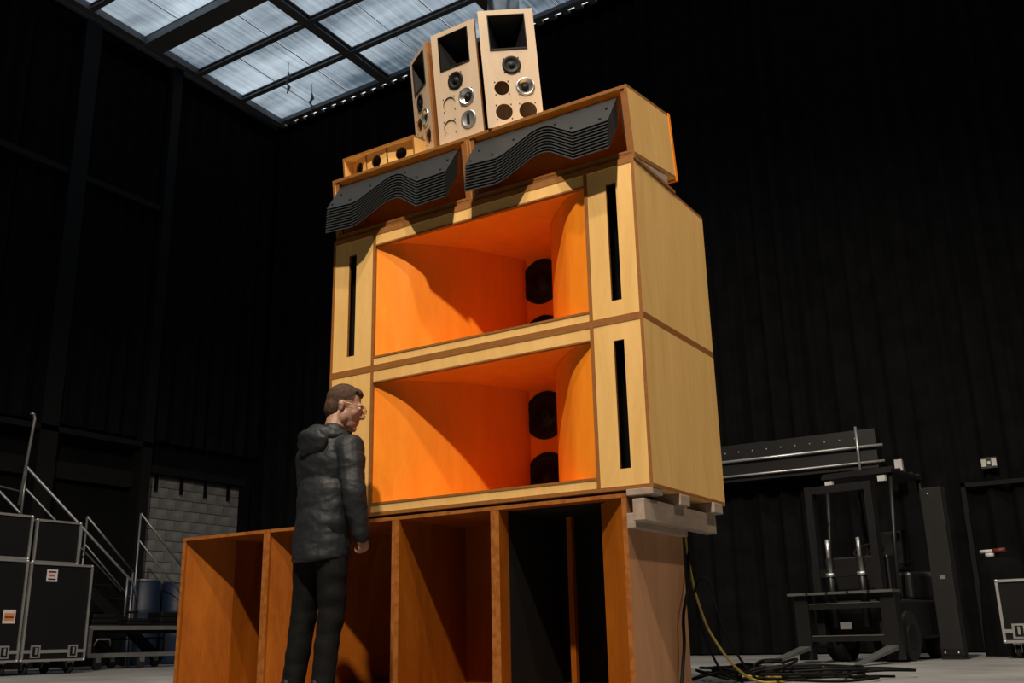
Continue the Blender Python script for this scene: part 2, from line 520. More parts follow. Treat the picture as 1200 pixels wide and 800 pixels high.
# ================================================================== BASS HORN CABINETS
CW, CD, CH = 2.4, 1.095, .9965
hz0, hz1 = .084, .897
HC_X = -1.178
prof = [(.842, 0), (.653, .091), (.534, .2), (.421, .319), (.322, .456), (.235, .64), (.145, .80), (.132, .872)]
def smoothed(p, n=6):
    out = []
    for i in range(len(p) - 1):
        p0 = p[max(i - 1, 0)]; p1 = p[i]; p2 = p[i + 1]; p3 = p[min(i + 2, len(p) - 1)]
        for k in range(n):
            t = k / n
            out.append(tuple(.5 * (2 * b + (c - a) * t + (2 * a - 5 * b + 4 * c - d) * t * t + (-a + 3 * b - 3 * c + d) * t ** 3) for a, b, c, d in zip(p0, p1, p2, p3)))
    out.append(p[-1])
    return out
PR = smoothed(prof)
def cabinet(label, z):
    t = thing('bass_horn_cabinet', label, 'speaker', (-CW / 2, CD / 2, z), (0, 0, 0), 'stacked bass horn cabinets')
    off = Vector((CW / 2, -CD / 2, 0))
    def P(name, mb, mats, parent=t, bevel=0):
        for v in mb.v: v += off
        return mb.build(name, mats, parent, bevel)
    th = .021
    FE = [M_birch, M_edge]
    P('side_panel', MB().panel((-th, 0, th), (0, CD, CH - th), 'x'), FE)
    P('side_panel', MB().panel((-CW, 0, th), (-CW + th, CD, CH - th), 'x'), FE)
    P('top_panel', MB().panel((-CW, -.001, CH - th), (0, CD, CH), 'z'), FE)
    P('bottom_panel', MB().panel((-CW, -.001, 0), (0, CD, th), 'z'), FE)
    P('back_panel', MB().panel((-CW + th, CD - th, th), (-th, CD, CH - th), 'y'), FE)
    dv = (-.337, -2.02)
    P('divider', MB().panel((dv[0] - .011, -.002, th), (dv[0] + .011, .5, CH - th), 'x'), [M_edge, M_edge])
    P('divider', MB().panel((dv[1] - .011, -.002, th), (dv[1] + .011, .5, CH - th), 'x'), [M_edge, M_edge])
    # ported front panels at both ends
    for (xa, xb, s0, s1) in ((dv[0] + .011, -th, -.198, -.131), (-CW + th, dv[1] - .011, -2.252, -2.185)):
        me = holed_board(xa, xb, th, CH - th, [('r', s0, s1, .118, .870)], .003, .022)
        for v in me.vertices: v.co += off
        me.materials.append(M_birch); me.materials.append(M_edge)
        fp = link('front_panel', me, t)
        P('port_slot', MB().box((s0 - .034, .60, .09), (s1 + .034, .61, .90)).box((s0 - .034, .022, .09), (s0 - .03, .61, .9)).box((s1 + .03, .022, .09), (s1 + .034, .61, .9)).box((s0 - .034, .022, .086), (s1 + .034, .61, .09)).box((s0 - .034, .022, .90), (s1 + .034, .61, .904)), M_binblack, fp)
    # lips above and below the horn mouth
    P('upper_lip', MB().panel((dv[1] + .011, .003, hz1 + .004), (dv[0] - .011, .026, CH - th), 'y'), FE)
    P('lip_edge', MB().box((dv[1] + .011, -.001, hz1 - .006), (dv[0] - .011, .03, hz1 + .004)), M_edge)
    P('lower_lip', MB().panel((dv[1] + .011, .003, th), (dv[0] - .011, .026, hz0 - .014), 'y'), FE)
    P('lip_edge', MB().box((dv[1] + .011, -.001, hz0 - .014), (dv[0] - .011, .03, hz0)), M_edge)
    # curved horn flares
    for s in (-1, 1):
        mb = MB(); vs = []
        for (hx, y) in PR:
            vs += [(HC_X + s * hx, y + .012, hz0 - .006), (HC_X + s * hx, y + .012, hz1 + .003)]
        n_ = len(PR); fs = []
        for i in range(n_ - 1):
            q = (2 * i, 2 * i + 2, 2 * i + 3, 2 * i + 1)
            fs.append(q if s < 0 else q[::-1])
        mb.add(vs, fs, 0, True)
        ob = P('horn_wall', mb, M_horn)
    for name, z0, z1 in (('horn_roof', hz1 + .001, hz1 + .012), ('horn_floor', hz0 - .012, hz0 - .001)):
        poly = [(HC_X - hx, y + .008) for hx, y in PR] + [(HC_X + hx, y + .008) for hx, y in PR[::-1]]
        poly = [(HC_X - .3, .9)] and poly
        P(name, MB().prism(poly[::-1], z0, z1), M_horn)
    P('throat_board', MB().box((HC_X - .32, .885, hz0 - .02), (HC_X + .32, .905, hz1 + .01)), M_horn)
    for zc_ in (.713, .278):
        M = Tr(HC_X + off.x, .885 + off.y, zc_) @ Rx(PI / 2)
        wf = MB().lathe([(.172, 0), (.172, .008), (.160, .016), (.150, .010), (.135, .014)], 40, 0, M).build('woofer', M_black, t)
        MB().lathe([(.150, .012), (.143, .017), (.134, .012), (.05, -.02 + .024), (.05, .012), (.03, .020), (.001, .024)], 40, 0, M).build('cone', M_cone, wf)
    return t
cabinet('lower birch plywood bass horn cabinet standing on the open bins', 1.0875)
cabinet('upper birch plywood bass horn cabinet, directly under the black lens boxes', 1.0875 + CH)
ZT = 1.0875 + 2 * CH

# spacer board under the tilted boxes
o = MB().panel((-2.40, .0, ZT), (.006, .62, ZT + .018), 'z').build('spacer_board', [M_raw, M_edge])
tag(o, 'thin raw plywood board lying on top of the upper cabinet', 'board')
TILT = .1415
TB = Vector((0, .0227, 3.1121))
TBM = Matrix.Translation(TB) @ Rx(TILT)
mb = MB()
mb.add([(-2.38, .05, ZT + .018), (-.002, .05, ZT + .018), (-.002, .52, ZT + .018), (-2.38, .52, ZT + .018),
        (-2.38, .05, ZT + .0195), (-.002, .05, ZT + .0195), (-.002, .52, ZT + .085), (-2.38, .52, ZT + .085)],
       [(0, 3, 2, 1), (4, 5, 6, 7), (0, 1, 5, 4), (2, 3, 7, 6), (1, 2, 6, 5), (3, 0, 4, 7)])
o = mb.build('tilt_wedge', M_raw); tag(o, 'long pale wooden wedge tilting the lens boxes forward', 'wedge')

# ================================================================== LENS BOXES (tilted forward)
BH, BD = .458, .675
def lens_box(label, x0, x1):
    cx = (x0 + x1) / 2
    t = thing('lens_horn_box', label, 'speaker', TBM @ Vector((cx, 0, 0)), (TILT, 0, 0), 'lens boxes on the cabinets')
    a, b = x0 - cx, x1 - cx; th = .02
    FE = [M_birch, M_edge]
    MB().panel((a, 0, th), (a + th, BD - .03, BH - th), 'x').build('side_panel', FE, t)
    MB().panel((b - th, 0, th), (b, BD - .03, BH - th), 'x').build('side_panel', FE, t)
    MB().panel((a, 0, BH - th), (b, BD - .03, BH), 'z').build('top_panel', FE, t)
    MB().panel((a, 0, 0), (b, BD - .03, th), 'z').build('bottom_panel', FE, t)
    MB().panel((a - .004, BD - .03, -.012), (b + .004, BD, BH + .004), 'y').build('back_panel', [M_horn, M_horn], t)
    # inner frame and flare boards of the horn behind the lens
    MB().box((a + th, .01, th), (a + .05, .03, BH - th)).build('inner_stile', M_edge, t)
    MB().box((b - .05, .01, th), (b - th, .03, BH - th)).build('inner_stile', M_edge, t)
    fl = MB()
    fl.add([(a + th, .015, th + .001), (b - th, .015, th + .001), (b - th, .34, .17), (a + th, .34, .17)], [(0, 1, 2, 3)])
    fl.add([(a + th, .015, BH - th - .001), (b - th, .015, BH - th - .001), (b - th, .34, .29), (a + th, .34, .29)], [(3, 2, 1, 0)])
    fl.box((a + th, .34, .16), (b - th, .36, .30))
    fl.build('horn_flare', M_horn, t)
    MB().box((a + th, -.002, th), (b - th, .012, th + .016)).build('sill', M_edge, t)
    # slant plate acoustic lens
    ln = MB().box((a + .045, .012, .10), (a + .06, .03, .40)).box((b - .06, .012, .10), (b - .045, .03, .40)).build('acoustic_lens', M_black, t)
    k = 1.15
    out = [(-.545, .03), (-.535, -.155), (-.290, -.172), (-.235, -.158), (-.14, -.085), (-.085, -.042), (-.04, -.024), (.010, -.022), (.06, -.036), (.12, -.070), (.272, -.156), (.513, -.148), (.515, .03)]
    pl = MB()
    zf = lambda y: .371 + k * y
    n_ = len(out)
    nv = Vector((0, -k, 1)).normalized() * .0018
    vs = [Vector((x_, y_, zf(y_))) + nv for x_, y_ in out] + [Vector((x_, y_, zf(y_))) - nv for x_, y_ in out]
    fs = [list(range(n_)), list(range(n_, 2 * n_))[::-1]] + [(i, i + n_, n_ + (i + 1) % n_, (i + 1) % n_) for i in range(n_)]
    pl.add(vs, fs)
    pme = pl.mesh('lens_plate', M_lens)
    for i in range(10):
        p = link('lens_plate', pme, ln)
        p.location = (0, -.0037 * i, -.0205 * i)
    # spacer bolts through the plates
    bm_ = MB().lathe([(.0, .006), (.009, .006), (.010, 0), (.010, -.004)], 8, 0, Rx(math.atan(k)))
    bme_ = bm_.mesh('bolt', M_black)
    for bx_, by_ in ((-.50, -.13), (-.47, -.06), (-.33, -.135), (-.20, -.06), (.10, -.04), (.25, -.12), (.45, -.12), (.47, -.05)):
        bo = link('bolt', bme_, ln); bo.location = (bx_, by_, zf(by_) + .005)
    return t
lens_box('tilted plywood box with black slant-plate lens, beside the three towers', -1.197, .0)
lens_box('tilted plywood box with black slant-plate lens, under the small three-hole box', -2.40, -1.203)

# ================================================================== SPEAKER TOWERS on the boxes
def tower(label, x, y, yaw, drivers):
    M = TBM @ Tr(x, y, BH) @ Rz(yaw)
    t = thing('speaker_tower', label, 'speaker', M.translation, M.to_euler(), 'pale speaker towers')
    w_, h_ = .376, .84
    u = w_
    def zz(v): return v * u
    holes = [('r', -.34 * u, .34 * u, h_ - .775 * u, h_ - .10 * u)]
    for d in drivers:
        holes.append(('c', d[1] * u, d[2] * u, d[3] * u))
    me = holed_board(-w_ / 2, w_ / 2, 0, h_, holes, 0, .018)
    me.materials.append(M_pale); me.materials.append(M_edge)
    bf = link('baffle', me, t)
    # tapering box behind the baffle
    dp = .20; tp = .125
    b = MB()
    vs = [(-w_ / 2, .018, 0), (w_ / 2, .018, 0), (w_ / 2 - tp, dp, 0), (-w_ / 2 + tp, dp, 0)]
    vs = vs + [(a_, b_, h_) for a_, b_, _ in vs]
    b.add(vs, [(0, 3, 2, 1), (4, 5, 6, 7), (1, 2, 6, 5), (2, 3, 7, 6), (3, 0, 4, 7)])
    b.build('carcass', M_edge, t)
    b = MB()
    vs = [(p[0] * .93, p[1], p[2] * .98 + .008) for p in vs]
    vs = [(a_, b_ - .012 if b_ > .1 else b_, c_) for a_, b_, c_ in vs]
    b.add(vs, [(0, 1, 2, 3), (7, 6, 5, 4), (5, 6, 2, 1), (6, 7, 3, 2), (7, 4, 0, 3)])
    b.build('inside_lining', M_pale, t)
    # square horn mouth
    z0, z1 = h_ - .775 * u, h_ - .10 * u
    hm = MB(); a_ = .34 * u
    hm.add([(-a_, .004, z0), (a_, .004, z0), (a_, .004, z1), (-a_, .004, z1), (-.04, .17, (z0 + z1) / 2 - .04), (.04, .17, (z0 + z1) / 2 - .04), (.04, .17, (z0 + z1) / 2 + .04), (-.04, .17, (z0 + z1) / 2 + .04)],
           [(4, 5, 1, 0), (5, 6, 2, 1), (6, 7, 3, 2), (7, 4, 0, 3), (4, 7, 6, 5)])
    hm.build('horn_mouth', M_black, t)
    rim = MB()
    for q in ((( -a_, -.006, z0), (a_, .004, z0 + .01)), ((-a_, -.006, z1 - .006), (a_, .004, z1)), ((-a_, -.006, z0), (-a_ + .006, .004, z1)), ((a_ - .006, -.006, z0), (a_, .004, z1))):
        rim.box(*q)
    rim.build('mouth_rim', M_black, t)
    for d in drivers:
        kind, dx, dz, dr = d; Md = Tr(dx * u, -.001, dz * u) @ Rx(PI / 2); R_ = dr * u
        if kind == 'dome':
            o_ = MB().lathe([(R_ * 1.12, -.002), (R_ * 1.12, .006), (R_ * .95, .010), (R_ * .7, .002), (R_ * .45, -.004), (R_ * .35, .004), (R_ * .15, .010), (.0005, .011)], 28, 0, Md).build('driver', M_black, t)
        elif kind == 'silver':
            o_ = MB().lathe([(R_ * 1.14, -.002), (R_ * 1.14, .005), (R_ * .98, .009), (R_ * .9, .004), (R_ * .45, -.02)], 28, 0, Md).build('driver', M_silver, t)
            MB().lathe([(R_ * .46, -.02), (R_ * .40, -.004), (R_ * .2, .004), (.0005, .005)], 20, 0, Md).build('dome', M_black, o_)
            for c_ in range(4):
                an = PI / 4 + c_ * PI / 2
                MB().cbox((R_ * 1.15 * math.cos(an), R_ * 1.15 * math.sin(an), .002), (.012, .012, .004), 0, Md).build('lug', M_silver, o_)
        elif kind == 'slotted':
            o_ = MB().lathe([(R_ * 1.1, -.002), (R_ * 1.1, .005), (R_ * .95, .009), (R_ * .85, .004), (.0005, .004)], 28, 0, Md).build('driver', M_steel, t)
            MB().cbox((0, 0, .004), (R_ * .4, R_ * 1.2, .006), 0, Md).build('slot', M_black, o_)
        elif kind == 'plug':   # hole closed from behind by a pale disc
            MB().lathe([(R_ * .995, -.016), (R_ * .97, -.009), (.0005, -.009)], 28, 0, Md, False).build('plug', M_pale, t)
        if kind in ('plug', 'open', 'dome'):
            sc = MB()
            for c_ in range(4):
                an = PI / 4 + c_ * PI / 2
                sc.lathe([(.0045, 0), (.0045, .002), (.0003, .003)], 6, 0, Md @ Tr(R_ * 1.25 * math.cos(an), R_ * 1.25 * math.sin(an), 0))
            sc.build('screws', M_black, t)['kind'] = 'stuff'
    return t
tower('pale speaker tower turned right with dark open round holes below its drivers', -.853, .09, .607,
      [('dome', .02, 1.16, .150), ('silver', .23, .735, .150), ('open', -.19, .735, .135), ('open', -.19, .285, .15), ('open', .235, .28, .158)])
tower('pale speaker tower standing in the middle with a slotted grey driver', -1.268, .05, -.033,
      [('dome', -.02, 1.19, .150), ('silver', .19, .81, .150), ('plug', -.21, .785, .14), ('plug', -.235, .35, .14), ('slotted', .195, .375, .155)])
tower('pale speaker tower turned left beside the small three-hole box', -1.675, .19, -.620,
      [('dome', -.06, 1.22, .150), ('silver', .16, .84, .150), ('open', -.22, .82, .14), ('open', .235, .42, .15), ('open', -.19, .43, .14)])

# small box with three round holes
M = TBM @ Tr(-1.985, .10, BH)
t = thing('three_hole_box', 'small plywood box with three round black holes beside the towers', 'speaker', M.translation, M.to_euler())
MB().panel((-.345, -.05, .152), (.315, .085, .166), 'z').build('top_board', [M_birch, M_edge], t)
MB().panel((-.345, -.05, 0), (-.331, .085, .152), 'x').build('end_board', [M_birch, M_edge], t)
MB().panel((.301, -.05, 0), (.315, .085, .152), 'x').build('end_board', [M_birch, M_edge], t)
MB().panel((-.331, .073, 0), (.301, .085, .152), 'y').build('back_board', [M_birch, M_edge], t)
MB().panel((-.331, -.04, 0), (.301, .073, .012), 'z').build('base_board', [M_birch, M_edge], t)
for (cx, cy, yw, wd) in ((-.245, .015, -.35, .185), (-.06, -.015, -.10, .205), (.165, -.01, .10, .225)):
    me = holed_board(-wd / 2, wd / 2, .012, .150, [('c', 0, .078, .047)], 0, .012)
    me.materials.append(M_birch); me.materials.append(M_edge)
    p_ = link('hole_panel', me, t); p_.location = (cx, cy, 0); p_.rotation_euler = (0, 0, yw)
    MB().lathe([(.05, 0), (.05, .02), (.0005, .02)], 24, 0, Tr(0, .013, .078) @ Rx(-PI / 2)).build('driver_cup', M_black, p_)

# ================================================================== OPEN BINS under the cabinets
BZ, BDP = 1.068, .762
def bin_box(label, x0, x1, parts):
    t = thing('open_bass_bin', label, 'speaker', ((x0 + x1) / 2, BDP / 2, 0), (0, 0, 0), 'row of open bins')
    off = Vector((-(x0 + x1) / 2, -BDP / 2, 0))
    def P(name, mb, mats):
        for v in mb.v: v += off
        return mb.build(name, mats, t)
    th = .03
    FE = [M_bin, M_binedge]
    P('top_panel', MB().panel((x0, 0, BZ - .022), (x1, BDP, BZ), 'z'), FE)
    P('bottom_panel', MB().panel((x0, 0, 0), (x1, BDP, .03), 'z'), FE)
    P('side_panel', MB().panel((x0, .001, .03), (x0 + th, BDP, BZ - .022), 'x'), FE)
    rp = [M_binside, M_binedge] if 'outer' in parts else FE
    P('side_panel', MB().panel((x1 - th, .001, .03), (x1, BDP, BZ - .022), 'x'), rp)
    dark = 'black' in parts
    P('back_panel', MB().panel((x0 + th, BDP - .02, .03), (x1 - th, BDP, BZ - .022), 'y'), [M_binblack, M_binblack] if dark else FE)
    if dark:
        P('inner_sheet', MB().box((x0 + th, .105, .03), (x0 + th + .004, BDP - .02, BZ - .022)).box((x0 + th, .105, BZ - .026), (x1 - th, BDP - .02, BZ - .022)), M_binblack)  # thin black sheets over left wall and under top, behind the front strip
    for q in parts.get('boards', []):
        (ax, ay), (bx_, by_), m_ = q
        d = Vector((bx_ - ax, by_ - ay, 0)).normalized() * 1; nn = Vector((-d.y, d.x, 0)) * .018
        poly = [(ax, ay), (bx_, by_), (bx_ + nn.x, by_ + nn.y), (ax + nn.x, ay + nn.y)]
        P('flare_board', MB().prism(poly, .03, BZ - .022, 0, 0), m_)
    for (px, py) in parts.get('posts', []):
        P('brace_post', MB().box((px - .018, py, .03), (px + .018, py + .04, BZ - .022)), M_bin)
    return t
bin_box('open amber wooden bass bin at the end beside the road cases', -3.80, -2.94, {'boards': [((-3.769, .02), (-3.51, .25), M_bin), ((-3.51, .25), (-3.46, .742), M_bin)]})
bin_box('wide open amber bass bin behind the standing person', -2.94, -1.80, {'boards': [((-2.909, .02), (-2.82, .10), M_bin), ((-2.82, .10), (-2.40, .74), M_bin)]})
bin_box('open amber bass bin with plain brown inner wall, under the middle of the horns', -1.80, -1.045, {})
bin_box('open bass bin with black inside and worn plywood outer side next to the cables', -1.045, -.17, {'outer': 1, 'black': 1, 'boards': [((-.395, .13), (-.20, .012), M_bin)][::1], 'posts': [(-.86, .58)]})

# pallet timber packed between bins and cabinets
pt = thing('timber_packing', 'rough pale pallet timber packed under the corner of the lower cabinet', 'timber', (-.08, .5, .9))
def PT(name, a, b):
    mb = MB().box(a, b)
    for v in mb.v: v -= Vector((-.08, .5, .9))
    return mb.build(name, M_raw, pt, .004)
PT('bearer', (-.105, -.06, .905), (-.035, 1.0, 1.024))
PT('bearer', (-.168, -.01, .872), (-.106, .70, .955))
for (y0_, y1_, xe) in ((-.005, .13, -.004), (.36, .50, .004), (.86, 1.0, .016)):
    PT('cross_board', (-.166, y0_, 1.024 if y0_ > 0 else 1.05), (xe, y1_, 1.087))

# ================================================================== CABLES behind the bins
def spline(pts, n=10):
    pts = [Vector(p) for p in pts]; out = []
    for i in range(len(pts) - 1):
        p0 = pts[max(i - 1, 0)]; p1 = pts[i]; p2 = pts[i + 1]; p3 = pts[min(i + 2, len(pts) - 1)]
        for k in range(n):
            t = k / n
            out.append(.5 * (2 * p1 + (p2 - p0) * t + (2 * p0 - 5 * p1 + 4 * p2 - p3) * t * t + (-p0 + 3 * p1 - 3 * p2 + p3) * t ** 3))
    out.append(pts[-1]); return out
def cable(pts, r, m, label, group='cables behind the bins'):
    o = MB().tube(spline(pts), r, 7).build('speaker_cable', m)
    return tag(o, label, 'cable', group)
cable([(-.155, .80, .92), (-.15, .79, .75), (-.13, .72, .60), (-.135, .62, .42), (-.135, .60, .25), (-.14, .56, .1), (-.12, .5, .012), (.0, .45, .012)], .010, M_cable, 'thick black cable hanging in front of the worn bin side', None)
cable([(-.16, .79, .90), (-.15, .80, .70), (-.13, .84, .5), (-.1, .95, .3), (-.03, 1.15, .1), (.05, 1.35, .012), (.16, 1.6, .012)], .008, M_yellow, 'yellow cable running down to the floor pile')
cable([(-.13, .80, .55), (-.10, .85, .63), (-.06, .89, .6), (-.05, .93, .45), (-.02, 1.05, .25), (.02, 1.3, .05), (.0, 1.7, .012), (.2, 2.1, .012)], .008, M_cable, 'black cable looped over the other hanging cables')
cable([(-.16, .80, .85), (-.14, .83, .6), (-.14, .9, .35), (-.12, 1.1, .1), (-.1, 1.4, .012), (-.3, 1.9, .012)], .008, M_cable, 'black cable dropping straight down beside the bin corner')
rnd = random.Random(5)
for k in range(9):
    cx, cy = -.15 + rnd.random() * .35, 1.75 + rnd.random() * .7
    r0 = .22 + rnd.random() * .28; ph = rnd.random() * 6
    pts = []
    for i in range(10 + k % 3):
        a = ph + i * .75
        rr = r0 * (1 + .25 * math.sin(a * 1.7 + k))
        pts.append((cx + rr * math.cos(a) * 1.15, cy + rr * math.sin(a) * .8, .012 + .016 * (k % 5) + .012 * math.sin(a * 2 + k) ** 2))
    cable(pts, .009, M_cable, 'loop of black cable heaped on the floor behind the bins', 'floor cable heap')
for k in range(6):
    pts = []; ph = rnd.random() * 6
    for i in range(8):
        a = ph + i * .9
        pts.append((-.28 + .06 * k + .13 * math.cos(a), 1.25 + .10 * k + .22 * math.sin(a), .015 + .03 * (1 + math.sin(a * 1.3 + k)) + .012 * k))
    cable(pts, .009, M_cable, 'tangled black cable standing up beside the bin corner', 'tangle at the bin corner')
cable([(-.05, 1.3, .05), (.05, 1.6, .03), (.15, 1.9, .02), (.35, 2.1, .015), (.3, 2.5, .012)], .008, M_yellow, 'short yellow cable lying in the floor cable heap')

# ================================================================== ROAD CASES (left)
def road_case(name, label, loc, rz, size, castors=True, tagm=None, group='road cases by the stairs'):
    """size: depth x, width y, height z; the front face looks along +x"""
    t = thing(name, label, 'road case', loc, (0, 0, rz), group)
    dx, dy, dz = size; z0 = .17 if castors else 0.0
    MB().box((-dx, 0, z0), (0, dy, z0 + dz)).build('body', M_case, t)
    e = .028
    fr = []
    for y_ in (0, dy):
        for x_ in (0, -dx): fr.append(((x_ - e / 2 - .002, y_ - e / 2, z0), (x_ + e / 2 + .002, y_ + e / 2, z0 + dz)))
    for z_ in (z0, z0 + dz):
        for x_ in (0, -dx): fr.append(((x_ - e / 2 - .002, 0, z_ - e / 2), (x_ + e / 2 + .002, dy, z_ + e / 2)))
        for y_ in (0, dy): fr.append(((-dx, y_ - e / 2, z_ - e / 2), (0, y_ + e / 2, z_ + e / 2)))
    for a, b in fr: MB().box(a, b).build('edge_trim', M_steel, t)
    for x_ in (0, -dx):
        for y_ in (0, dy):
            for z_ in (z0, z0 + dz):
                MB().lathe([(.0005, .018), (.015, .017), (.026, 0), (.015, -.017), (.0005, -.018)], 10, 0, Tr(x_, y_, z_)).build('ball_corner', M_steel, t)
    if castors:
        MB().box((-.002, 0, z0 + .085), (.012, dy, z0 + .125)).build('lid_strip', M_steel, t)
        for y_ in (.2 * dy, .8 * dy):
            l = MB().box((.004, y_ - .065, z0 + .03), (.014, y_ + .065, z0 + .18)).build('latch', M_steel, t)
            MB().box((.014, y_ - .04, z0 + .05), (.022, y_ + .04, z0 + .16)).build('latch_dish', M_case, l)
            MB().box((.022, y_ - .012, z0 + .07), (.032, y_ + .012, z0 + .15)).build('butterfly', M_steel, l)
        for y_ in (.14 * dy, .86 * dy):
            for x_ in (-.12, -dx + .12):
                c = MB().box((x_ - .05, y_ - .045, .14), (x_ + .05, y_ + .045, z0)).box((x_ - .02, y_ - .035, .06), (x_ + .02, y_ - .028, .15)).box((x_ - .02, y_ + .028, .06), (x_ + .02, y_ + .035, .15)).build('castor', M_steel, t)
                MB().tube([(x_, y_ - .025, .065), (x_, y_ + .025, .065)], .065, 14).build('wheel', M_rubber, c)
    if tagm:
        (ty, tz, tw_, th_, kind) = tagm
        s = MB().box((.001, ty, z0 + tz), (.004, ty + tw_, z0 + tz + th_)).build('sticker', M_sticker, t)
        if kind == 'red':
            MB().box((.004, ty + tw_ * .15, z0 + tz + th_ * .74), (.005, ty + tw_ * .85, z0 + tz + th_ * .86)).build('print', M_black, s)
            MB().box((.004, ty + tw_ * .18, z0 + tz + th_ * .42), (.005, ty + tw_ * .78, z0 + tz + th_ * .60)).build('print', M_red, s)
            MB().box((.004, ty + tw_ * .15, z0 + tz + th_ * .14), (.005, ty + tw_ * .85, z0 + tz + th_ * .26)).build('print', M_black, s)
        else:
            MB().box((.004, ty + tw_ * .1, z0 + tz + th_ * .2), (.005, ty + tw_ * .9, z0 + tz + th_ * .75)).build('print', M_orangetag, s)
            MB().box((.0045, ty + tw_ * .15, z0 + tz + th_ * .4), (.0055, ty + tw_ * .85, z0 + tz + th_ * .5)).build('print', M_black, s)
    return t
road_case('road_case', 'large black road case with a pink-printed white sticker near its top', (-9.6, 2.53, 0), 0.0, (.75, .86, 1.165), True, (.22, .95, .15, .15, 'red'))
road_case('road_case', 'large black road case with an orange label at mid height', (-9.6, 1.572, 0), 0.0, (.75, .90, 1.185), True, (.66, .44, .16, .16, 'orange'))
road_case('road_case', 'black flat-sided road case stacked on the large case with the orange label', (-9.62, 1.62, 1.387), 0.0, (.7, .86, .52), False)
road_case('road_case', 'black road case stacked on the large case with the sticker', (-9.72, 2.62, 1.367), 0.0, (.6, .62, .52), False)

# ================================================================== STAGE STAIRS with handrails
st = thing('stage_stairs', 'black mobile stage staircase with grey tube handrails behind the road cases', 'stairs', (-11.5, 5.0, 0))
def ST(name, mb, m=M_tube):
    for v in mb.v: v -= Vector((-11.5, 5.0, 0))
    return mb.build(name, m, st)
nst = 9
for i in range(nst):
    yy = 3.75 + i * .27; zz_ = 2.05 - i * .2
    ST('tread', MB().box((-12.6, yy, zz_ - .03), (-11.52, yy + .30, zz_)).box((-11.53, yy + .26, zz_ - .035), (-11.515, yy + .30, zz_ + .002)), M_case)
ST('landing', MB().box((-12.6, 2.6, 2.0), (-11.52, 3.75, 2.06)), M_case)
for x_ in (-12.6, -11.5):
    ST('stringer', MB().add([(x_ - .02, 3.7, 1.80), (x_ + .02, 3.7, 1.80), (x_ + .02, 6.1, .02), (x_ - .02, 6.1, .02), (x_ - .02, 3.7, 2.0), (x_ + .02, 3.7, 2.0), (x_ + .02, 6.2, .16), (x_ - .02, 6.2, .16)],
       [(0, 3, 2, 1), (4, 5, 6, 7), (0, 1, 5, 4), (1, 2, 6, 5), (2, 3, 7, 6), (3, 0, 4, 7)]), M_case)
    ST('handrail', MB().tube([(x_, 3.49, 2.87), (x_, 5.5, 1.29), (x_, 5.62, 1.0)], .022, 8))
    ST('handrail', MB().tube([(x_, 3.52, 2.55), (x_, 5.3, 1.15)], .016, 8))
    for yy, za, zb in ((3.49, 2.05, 2.87), (4.5, 1.35, 2.08), (5.4, .7, 1.36)):
        ST('rail_post', MB().tube([(x_, yy, za), (x_, yy, zb)], .018, 8))
ST('support_leg', MB().tube([(-11.5, 2.65, 0), (-11.5, 2.65, 2.0)], .03, 8)); ST('support_leg', MB().tube([(-12.6, 2.65, 0), (-12.6, 2.65, 2.0)], .03, 8))
ST('tall_pole', MB().tube([(-11.5, 3.44, 2.3), (-11.5, 3.53, 3.6), (-11.5, 3.51, 3.66), (-11.5, 3.46, 3.67)], .024, 8))
ST('landing_rail', MB().tube([(-11.5, 2.65, 2.6), (-11.5, 3.45, 2.5)], .016, 8))
# second and third loose stair rails standing behind
def rail_frame(label, x_, pts, m=M_tube):
    t = thing('handrail_frame', label, 'handrail', (x_, pts[0][0], 0))
    for i, (y_, z_) in enumerate(pts[:-1]):
        y2, z2 = pts[i + 1]
        MB().tube([(0, y_ - pts[0][0], z_), (0, y2 - pts[0][0], z2)], .02, 8).build('rail', m, t)
        MB().tube([(0, y_ - pts[0][0], z_ - .45), (0, y2 - pts[0][0], z2 - .45)], .014, 8).build('lower_rail', m, t)
    for y_, z_ in pts:
        MB().tube([(0, y_ - pts[0][0], 0), (0, y_ - pts[0][0], z_)], .018, 8).build('post', m, t)
    return t
rail_frame('grey tube handrail frame between the staircase and the blockwork', -12.75, [(5.45, 2.42), (6.45, 1.55)])
rail_frame('grey tube handrail frame leaning in front of the blockwork', -12.45, [(6.28, 2.52), (7.55, 1.4)])
# blue plastic barrels beside the stairs
for (x_, yy, lab) in ((-12.95, 6.85, 'dark blue plastic barrel beside the blockwork with a pale lid ring'), (-12.95, 7.6, 'dark blue plastic barrel nearer the corner of the hall')):
    t = thing('plastic_barrel', lab, 'barrel', (x_, yy, 0), (0, 0, 0), 'blue barrels')
    MB().lathe([(.0005, 0), (.27, 0), (.29, .03), (.30, .45), (.315, .5), (.30, .55), (.30, .85), (.315, .9), (.30, .95), (.29, 1.38), (.25, 1.42), (.0005, 1.42)], 20).build('drum', M_blue, t)
    MB().lathe([(.25, 1.41), (.27, 1.43), (.25, 1.45), (.23, 1.43), (.25, 1.41)], 20).build('lid_ring', M_tube, t)
